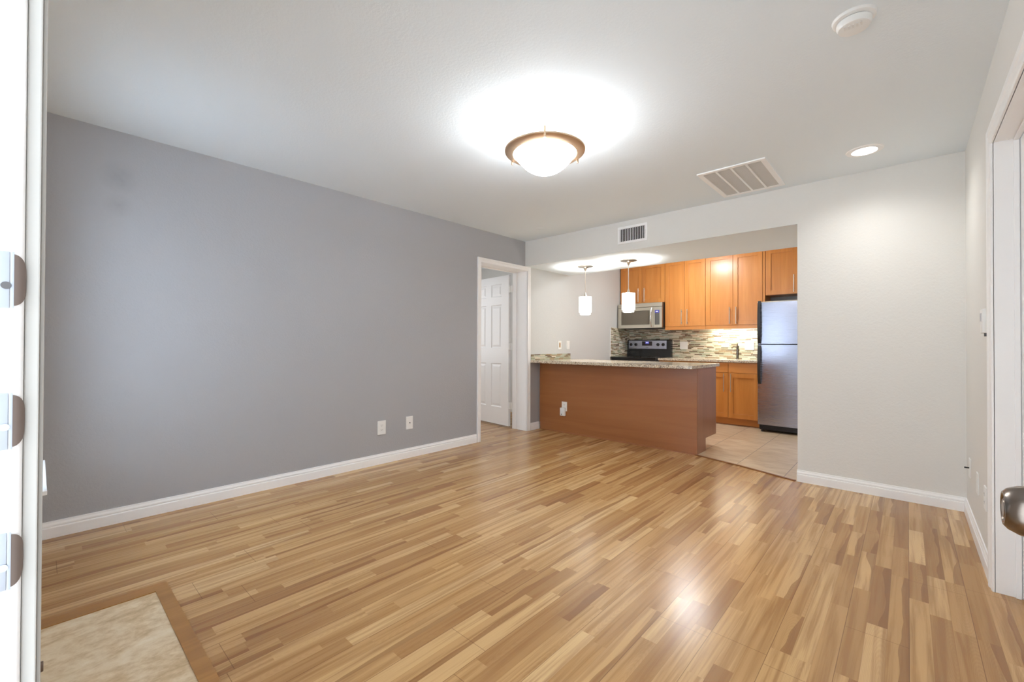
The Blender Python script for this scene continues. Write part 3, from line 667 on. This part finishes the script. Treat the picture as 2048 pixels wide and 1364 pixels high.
def upper(label, x0, x1, zb, zt, hs, light_rail=True, zbody=None):
    zbody = zb-0.004 if zbody is None else zbody
    t = thing('upper_cabinet', label, 'cabinet', ((x0+x1)/2, YF, zbody), group='wall cabinets in the kitchen')
    b = bm_(); box(b, x0, x1, YK+0.0205, YF-0.009, zbody, zt); obj('carcass', b, M_CAB, t)
    m = (x0+x1)/2
    for k, (a, c_) in enumerate(((x0+0.002, m-0.002), (m+0.002, x1-0.002))):
        b = bm_(); shaker(b, a, c_, YK, zb, zt-0.012); dr = obj('door', b, M_CAB, t)
        if hs[k]:
            b = bm_(); handle(b, hs[k][0], YK, hs[k][1], hs[k][2]); obj('handle', b, M_NICK, dr, smooth=True)
    if light_rail:
        b = bm_(); box(b, x0, x1, YK+0.004, YK+0.020, 1.355, zbody+0.001, 0.001); obj('light_rail', b, M_CABX, t)
ZT = HC-0.003
upper('honey maple wall cabinet above the microwave', -3.622, -2.846, 1.803, ZT, ((-3.288, 1.826, 2.05), (-3.183, 1.826, 2.05)), False)
upper('tall honey maple wall cabinet just right of the microwave', -2.843, -2.227, 1.408, ZT, ((-2.574, 1.436, 1.665), (-2.487, 1.436, 1.665)), True, 1.404)
upper('tall honey maple wall cabinet above the sink, left of the refrigerator', -2.224, -1.470, 1.408, ZT, ((-1.886, 1.423, 1.665), (-1.800, 1.423, 1.665)), True, 1.404)
upper('short honey maple wall cabinet above the refrigerator', -1.434, -0.690, 1.803, ZT, ((-1.100, 1.823, 2.052), (-1.020, 1.823, 2.052)), False)
b = bm_(); box(b, -1.467, -1.4405, YK+0.004, YF-0.009, 1.355, ZT, 0.001)
tag(obj('cabinet_side_panel', b, M_CAB, origin=(-1.45, 6.9, 1.355)), 'narrow vertical maple filler between wall cabinets beside the refrigerator', 'cabinet panel')

def base(label, x0, x1, hs):
    t = thing('base_cabinet', label, 'cabinet', ((x0+x1)/2, YF-0.3, 0), group='base cabinets along the kitchen wall')
    b = bm_(); box(b, x0, x1, YBASE+0.0205, YF-0.008, 0.10, 0.879); obj('carcass', b, M_CAB, t)
    b = bm_(); box(b, x0, x1, 6.570, 6.588, 0.0035, 0.10); obj('toe_kick', b, M_CABX, t)
    b = bm_(); box(b, x0, x1, 6.560, 6.570, 0.0035, 0.014, 0.002); obj('shoe_strip', b, M_PEN, t)
    m = (x0+x1)/2
    for k, (a, c_) in enumerate(((x0+0.002, m-0.002), (m+0.002, x1-0.002))):
        b = bm_(); box(b, a, c_, YBASE, YBASE+0.02, 0.735, 0.872, 0.0015); obj('drawer_front', b, M_CABX, t)
        b = bm_(); shaker(b, a, c_, YBASE, 0.108, 0.729); dr = obj('door', b, M_CAB, t)
        b = bm_(); handle(b, hs[k], YBASE, 0.470, 0.722); obj('handle', b, M_NICK, dr, smooth=True)
base('honey maple base cabinet beside the range behind the peninsula', -2.846, -2.238, (-2.585, -2.500))
base('honey maple sink base cabinet beside the refrigerator', -2.235, -1.462, (-1.900, -1.810))
b = bm_(); box(b, -2.850, -1.455, 6.470, YF-0.009, 0.880, 0.914, 0.003)
tag(obj('kitchen_countertop', b, M_GRAN, origin=(-2.1, 6.8, 0.88)), 'granite countertop along the kitchen wall between range and refrigerator', 'countertop')
b = bm_(); box(b, XL+0.0095, -1.445, YF-0.0082, YF-0.0003, 0.9145, 1.384)
tag(obj('tile_backsplash', b, M_MOSX, origin=(-2.4, YF, 0.9)), 'long linear glass mosaic backsplash in cream, sage and brown behind the range and sink', 'backsplash')
bs = thing('tile_backsplash', 'narrow mosaic tile return on the side wall left of the range', 'backsplash', (XL, 6.73, 0.9))
b = bm_(); box(b, XL, XL+0.009, 6.402, YF-0.009, 0.9195, 1.404); obj('side_tiles', b, M_MOSY, bs)
b = bm_(); box(b, XL, XL+0.010, 6.395, 6.402, 0.9195, 1.404); obj('edge_trim', b, M_WPLAS, bs)
# under cabinet light
t = thing('under_cabinet_light', 'lit slim light bar under the wall cabinet near the sink', 'light', (-1.95, 6.93, 1.40))
b = bm_(); box(b, -2.22, -1.62, 6.90, 6.96, 1.385, 1.4035, 0.003); obj('housing', b, M_WPLAS, t)
b = bm_(); box(b, -2.21, -1.63, 6.908, 6.952, 1.380, 1.3848, 0.001); obj('diffuser', b, M_UCL, t)
area('under_cabinet_glow', (-1.92, 6.93, 1.376), (-1.92, 6.97, 0.9), 0.55, 0.03, 6.0, (1.0, 0.98, 0.84))

# faucet
t = thing('sink_faucet', 'dark nickel single lever faucet standing on the kitchen countertop', 'faucet', (-1.85, 6.96, 0.914))
b = bm_(); cyl(b, (-1.85, 6.96, 0.914), (-1.85, 6.96, 0.922), 0.026, seg=24); cyl(b, (-1.85, 6.96, 0.922), (-1.85, 6.96, 1.085), 0.017, 0.015, seg=24); obj('body', b, M_KNOB, t, smooth=True)
b = bm_(); tube(b, [Vector((-1.85, 6.96, 1.075)), Vector((-1.862, 6.92, 1.095)), Vector((-1.875, 6.86, 1.098)), Vector((-1.885, 6.81, 1.078))], 0.011); obj('spout', b, M_KNOB, t, smooth=True)
b = bm_(); cyl(b, (-1.85, 6.96, 1.085), (-1.85, 6.96, 1.110), 0.019, 0.016, seg=24); tube(b, [Vector((-1.85, 6.96, 1.100)), Vector((-1.850, 6.965, 1.145))], 0.006); obj('lever', b, M_KNOB, t, smooth=True)

# ================================================================== RANGE
t = thing('kitchen_range', 'black range with stainless control panel below the microwave', 'range', (-3.24, 6.75, 0))
RX0, RX1 = -3.624, -2.858
b = bm_(); box(b, RX0, RX1, 6.41, YF-0.012, 0.02, 0.895, 0.003); obj('body', b, M_BLKM, t)
b = bm_(); box(b, RX0-0.002, RX1+0.002, 6.392, 6.97, 0.896, 0.918, 0.004); ck = obj('cooktop', b, M_BLACK, t)
for (bx_, by_, br_) in ((-3.42, 6.57, 0.09), (-3.05, 6.57, 0.11), (-3.42, 6.83, 0.09), (-3.05, 6.83, 0.075)):
    b = bm_(); lathe(b, (bx_, by_, 0.9182), [(br_-0.004, 0), (br_-0.004, 0.0006), (br_, 0.0006), (br_, 0)], close=True, seg=40); obj('burner_ring', b, M_KPAD, ck)
b = bm_(); box(b, RX0+0.01, RX1-0.01, 6.372, 6.409, 0.20, 0.86, 0.006); od = obj('oven_door', b, M_BLACK, t)
b = bm_(); cyl(b, (RX0+0.06, 6.34, 0.81), (RX1-0.06, 6.34, 0.81), 0.011, seg=14); cyl(b, (RX0+0.09, 6.34, 0.81), (RX0+0.09, 6.375, 0.81), 0.008); cyl(b, (RX1-0.09, 6.34, 0.81), (RX1-0.09, 6.375, 0.81), 0.008); obj('handle', b, M_SS, od, smooth=True)
b = bm_(); prism(b, [(6.972, 0.919), (7.050, 0.919), (7.050, 1.208), (7.010, 1.208), (6.985, 1.190), (6.980, 1.04)], 'x', RX0-0.004, RX1+0.002); bgd = obj('backguard', b, M_BLACK, t)
b = bm_(); box(b, -3.600, -2.925, 6.972, 6.984, 1.050, 1.193, 0.004); cp = obj('control_panel', b, M_SS, t)
for kx in (-3.553, -3.464, -3.070, -2.980):
    b = bm_(); lathe(b, (kx, 6.972, 1.123), [(0.026, 0), (0.026, -0.006), (0.020, -0.008), (0.018, -0.024), (0.0, -0.025)], 'y', 32); box(b, kx-0.0035, kx+0.0035, 6.942, 6.950, 1.106, 1.141, 0.001)
    obj('knob', b, M_BLKM, cp, smooth=True)
b = bm_(); box(b, -3.350, -3.172, 6.969, 6.972, 1.105, 1.178, 0.001); ds = obj('display', b, M_DISP, cp)
b = bm_(); box(b, -3.290, -3.225, 6.9675, 6.969, 1.135, 1.174); obj('clock_screen', b, M_BLUE, cp)
b = bm_()
for q in range(4): box(b, -3.278+q*0.011, -3.272+q*0.011, 6.9670, 6.9675, 1.149, 1.162)
obj('clock_digits', b, M_DOT, cp)
b = bm_(); box(b, -3.285, -3.238, 6.9705, 6.972, 1.074, 1.080); obj('badge', b, M_SLOT, cp)
b = bm_()
for q in range(14): xx = -3.59+q*0.013; box(b, xx, xx+0.007, 6.9755, 6.9775, 0.985+0.004*((q*7) % 5), 0.989+0.004*((q*7) % 5))
obj('printed_marks', b, M_KPAD, bgd)

# ================================================================== MICROWAVE
t = thing('microwave_oven', 'stainless over the range microwave with curved handle', 'microwave', (-3.22, 6.85, 1.385))
MX0, MX1, MY = -3.614, -2.850, 6.620
b = bm_(); box(b, MX0, MX1, MY+0.03, YF-0.012, 1.388, 1.797, 0.003); obj('body', b, M_BLKM, t)
b = bm_(); box(b, MX0+0.002, MX1-0.002, MY+0.002, MY+0.03, 1.728, 1.795, 0.004); obj('vent_strip', b, M_SSM, t)
b = bm_()
x0, x1, z0, z1 = MX0+0.002, -2.990, 1.392, 1.724; wx0, wx1, wz0, wz1 = -3.556, -3.055, 1.446, 1.672
for q in ((x0, wx0, z0, z1), (wx1, x1, z0, z1), (wx0, wx1, z0, wz0), (wx0, wx1, wz1, z1)): box(b, q[0], q[1], MY, MY+0.03, q[2], q[3], 0.001)
md = obj('door', b, M_SSM, t)
b = bm_(); box(b, wx0-0.002, wx1+0.002, MY+0.006, MY+0.028, wz0-0.002, wz1+0.002); obj('door_window', b, M_MWGL, md)
b = bm_(); pts = [Vector((-3.020, MY-0.006-0.038*math.sin(math.pi*q/10), 1.405+0.305*q/10)) for q in range(11)]; tube(b, pts, 0.0105); hd = obj('handle', b, M_CHROME, md, smooth=True)
b = bm_(); box(b, -2.987, MX1-0.002, MY, MY+0.03, 1.392, 1.724, 0.001); cpn = obj('control_panel', b, M_SSM, t)
b = bm_(); box(b, -2.968, -2.890, MY-0.0015, MY, 1.440, 1.672, 0.0005); obj('keypad', b, M_KPAD, cpn)
b = bm_(); box(b, -2.966, -2.894, MY-0.003, MY-0.0015, 1.628, 1.670); obj('display', b, M_BLUE, cpn)
b = bm_(); box(b, -2.948, -2.914, MY-0.0035, MY-0.003, 1.643, 1.656); obj('clock_digits', b, M_DOT, cpn)
b = bm_()
for r in range(6):
    for c_ in range(3): box(b, -2.962+c_*0.024, -2.945+c_*0.024, MY-0.0022, MY-0.0015, 1.460+r*0.026, 1.472+r*0.026)
obj('buttons', b, M_SLOT, cpn)

# ================================================================== REFRIGERATOR
t = thing('refrigerator', 'stainless top freezer refrigerator with long black handles', 'refrigerator', (-1.07, 6.66, 0))
FX0, FX1, FY = -1.440, -0.690, 6.300
b = bm_(); box(b, FX0+0.005, FX1-0.005, FY+0.075, YF-0.02, 0.03, 1.672, 0.004); obj('cabinet', b, M_BLKM, t)
def fdoor(name, z0, z1):
    b = bm_(); n = 8
    prof = [(FX0, FY+0.07), (FX0, FY+0.02)] + [(FX0+0.018-0.018*math.cos(math.radians(90*k/n)), FY+0.02-0.02*math.sin(math.radians(90*k/n))) for k in range(1, n+1)]
    prof += [(FX1-x, y) for x, y in [(0.018-0.018*math.cos(math.radians(90*k/n)), FY+0.02-0.02*math.sin(math.radians(90*k/n))) for k in range(n, 0, -1)]]
    prof += [(FX1, FY+0.02), (FX1, FY+0.07)]
    prism(b, prof, 'z', z0, z1); return obj(name, b, M_SS, t, smooth=True)
fz = fdoor('freezer_door', 1.136, 1.668); ff = fdoor('fridge_door', 0.098, 1.124)
b = bm_(); box(b, FX0, FX1, FY+0.012, FY+0.06, 1.668, 1.682, 0.004); obj('top_trim', b, M_SSM, t)
b = bm_(); box(b, FX0+0.004, FX1-0.004, FY+0.03, FY+0.07, 1.124, 1.136); obj('gasket', b, M_DARK, t)
def fhandle(z0, z1, par, flip):
    b = bm_(); n = 12; w = 0.016
    xs = FX0+0.028; A = []
    for k in range(n+1):
        f = k/n; z = z0+(z1-z0)*f; e = f if flip else 1-f
        off = 0.045*min(1, math.sin(math.pi*min(1, max(0.0, f))*1.0)**0.35) if 0 < f < 1 else 0.004
        A.append((z, FY-off))
    prevs = None
    for (z, y) in A:
        cur = [b.verts.new(p) for p in ((xs-w, y-0.006, z), (xs+w, y-0.006, z), (xs+w, y+0.014, z), (xs-w, y+0.014, z))]
        if prevs:
            for k in range(4): b.faces.new((prevs[k], prevs[(k+1) % 4], cur[(k+1) % 4], cur[k]))
        else: b.faces.new(cur)
        prevs = cur
    b.faces.new(prevs); o = obj('handle', b, M_BLKM, par, smooth=True); o['label'] = 'long black door handle'
fhandle(1.142, 1.690, fz, False); fhandle(0.620, 1.118, ff, True)
b = bm_(); box(b, FX0+0.02, FX1-0.01, FY+0.03, FY+0.08, 0.030, 0.092, 0.003)
for q in range(5): box(b, FX0+0.04, FX1-0.03, FY+0.024, FY+0.03, 0.038+q*0.011, 0.043+q*0.011)
obj('toe_grille', b, M_BLKM, t)
for fx in (FX0+0.05, FX1-0.05):
    b = bm_(); cyl(b, (fx, FY+0.05, 0.0035), (fx, FY+0.05, 0.03), 0.016, seg=16); obj('foot', b, M_BLKM, t)

# ================================================================== PENDANTS
def pendant(cx, cy, ztop, zbot, R, label):
    t = thing('pendant_lamp', label, 'pendant lamp', (cx, cy, HS), group='pendant lamps over the peninsula')
    b = bm_(); lathe(b, (cx, cy, HS), [(0.098, 0.0), (0.098, -0.004), (0.090, -0.008), (0.040, -0.013), (0.026, -0.022), (0.016, -0.040), (0.009, -0.058), (0.0, -0.058)], seg=48); obj('canopy', b, M_NICK, t, smooth=True)
    b = bm_(); cyl(b, (cx, cy, HS-0.055), (cx, cy, ztop+0.03), 0.0045, seg=12); obj('stem', b, M_NICK, t, smooth=True)
    b = bm_(); lathe(b, (cx, cy, ztop), [(0.0045, 0.06), (0.008, 0.045), (0.020, 0.008), (0.022, 0.0), (0.0, 0.0)], seg=32); obj('socket_cap', b, M_NICK, t, smooth=True)
    b = bm_()
    for a in (0, 2.094, 4.189): tube(b, [Vector((cx, cy, ztop+0.003)), Vector((cx+R*0.97*math.cos(a+0.6), cy+R*0.97*math.sin(a+0.6), ztop+0.003))], 0.003)
    obj('spider', b, M_NICK, t)
    b = bm_(); z1 = ztop; z0 = zbot+0.028
    lathe(b, (cx, cy, 0), [(R-0.004, z0), (R, z0), (R, z1), (R-0.004, z1)], close=True, seg=56); obj('outer_glass', b, M_SHADE, t, smooth=True)
    b = bm_(); lathe(b, (cx, cy, 0), [(R*0.80, zbot), (R*0.83, zbot), (R*0.83, z1-0.015), (R*0.80, z1-0.015)], close=True, seg=56); obj('inner_glass', b, M_SHADE, t, smooth=True)
    point('pendant_bulb', (cx, cy, (ztop+zbot)/2+0.02), 26.0, (1.0, 0.98, 0.93), 0.02)
pendant(-3.058, 4.746, 1.733, 1.505, 0.079, 'lit glass cylinder pendant over the peninsula, the left of the two')
pendant(-2.455, 4.747, 1.733, 1.508, 0.077, 'lit glass cylinder pendant over the peninsula, the one in front of the microwave')

# kitchen ceiling light behind the soffit
t = thing('kitchen_ceiling_light', 'round opal kitchen ceiling light hidden behind the soffit', 'ceiling light', (-2.2, 5.92, HC))
b = bm_(); lathe(b, (-2.2, 5.92, HC), [(0.17, 0), (0.17, -0.02), (0.155, -0.025), (0, -0.025)], seg=48); obj('base', b, M_WPLAS, t, smooth=True)
b = bm_(); lathe(b, (-2.2, 5.92, HC-0.025), [(0.15, 0), (0.145, -0.03), (0.11, -0.06), (0.05, -0.078), (0, -0.08)], seg=48); obj('diffuser', b, emis('lit_kitchen_diffuser', (0.96, 0.98, 1.0, 1), 85.0), t, smooth=True)

for o in list(S.objects):
    if '_o' in o: del o['_o']
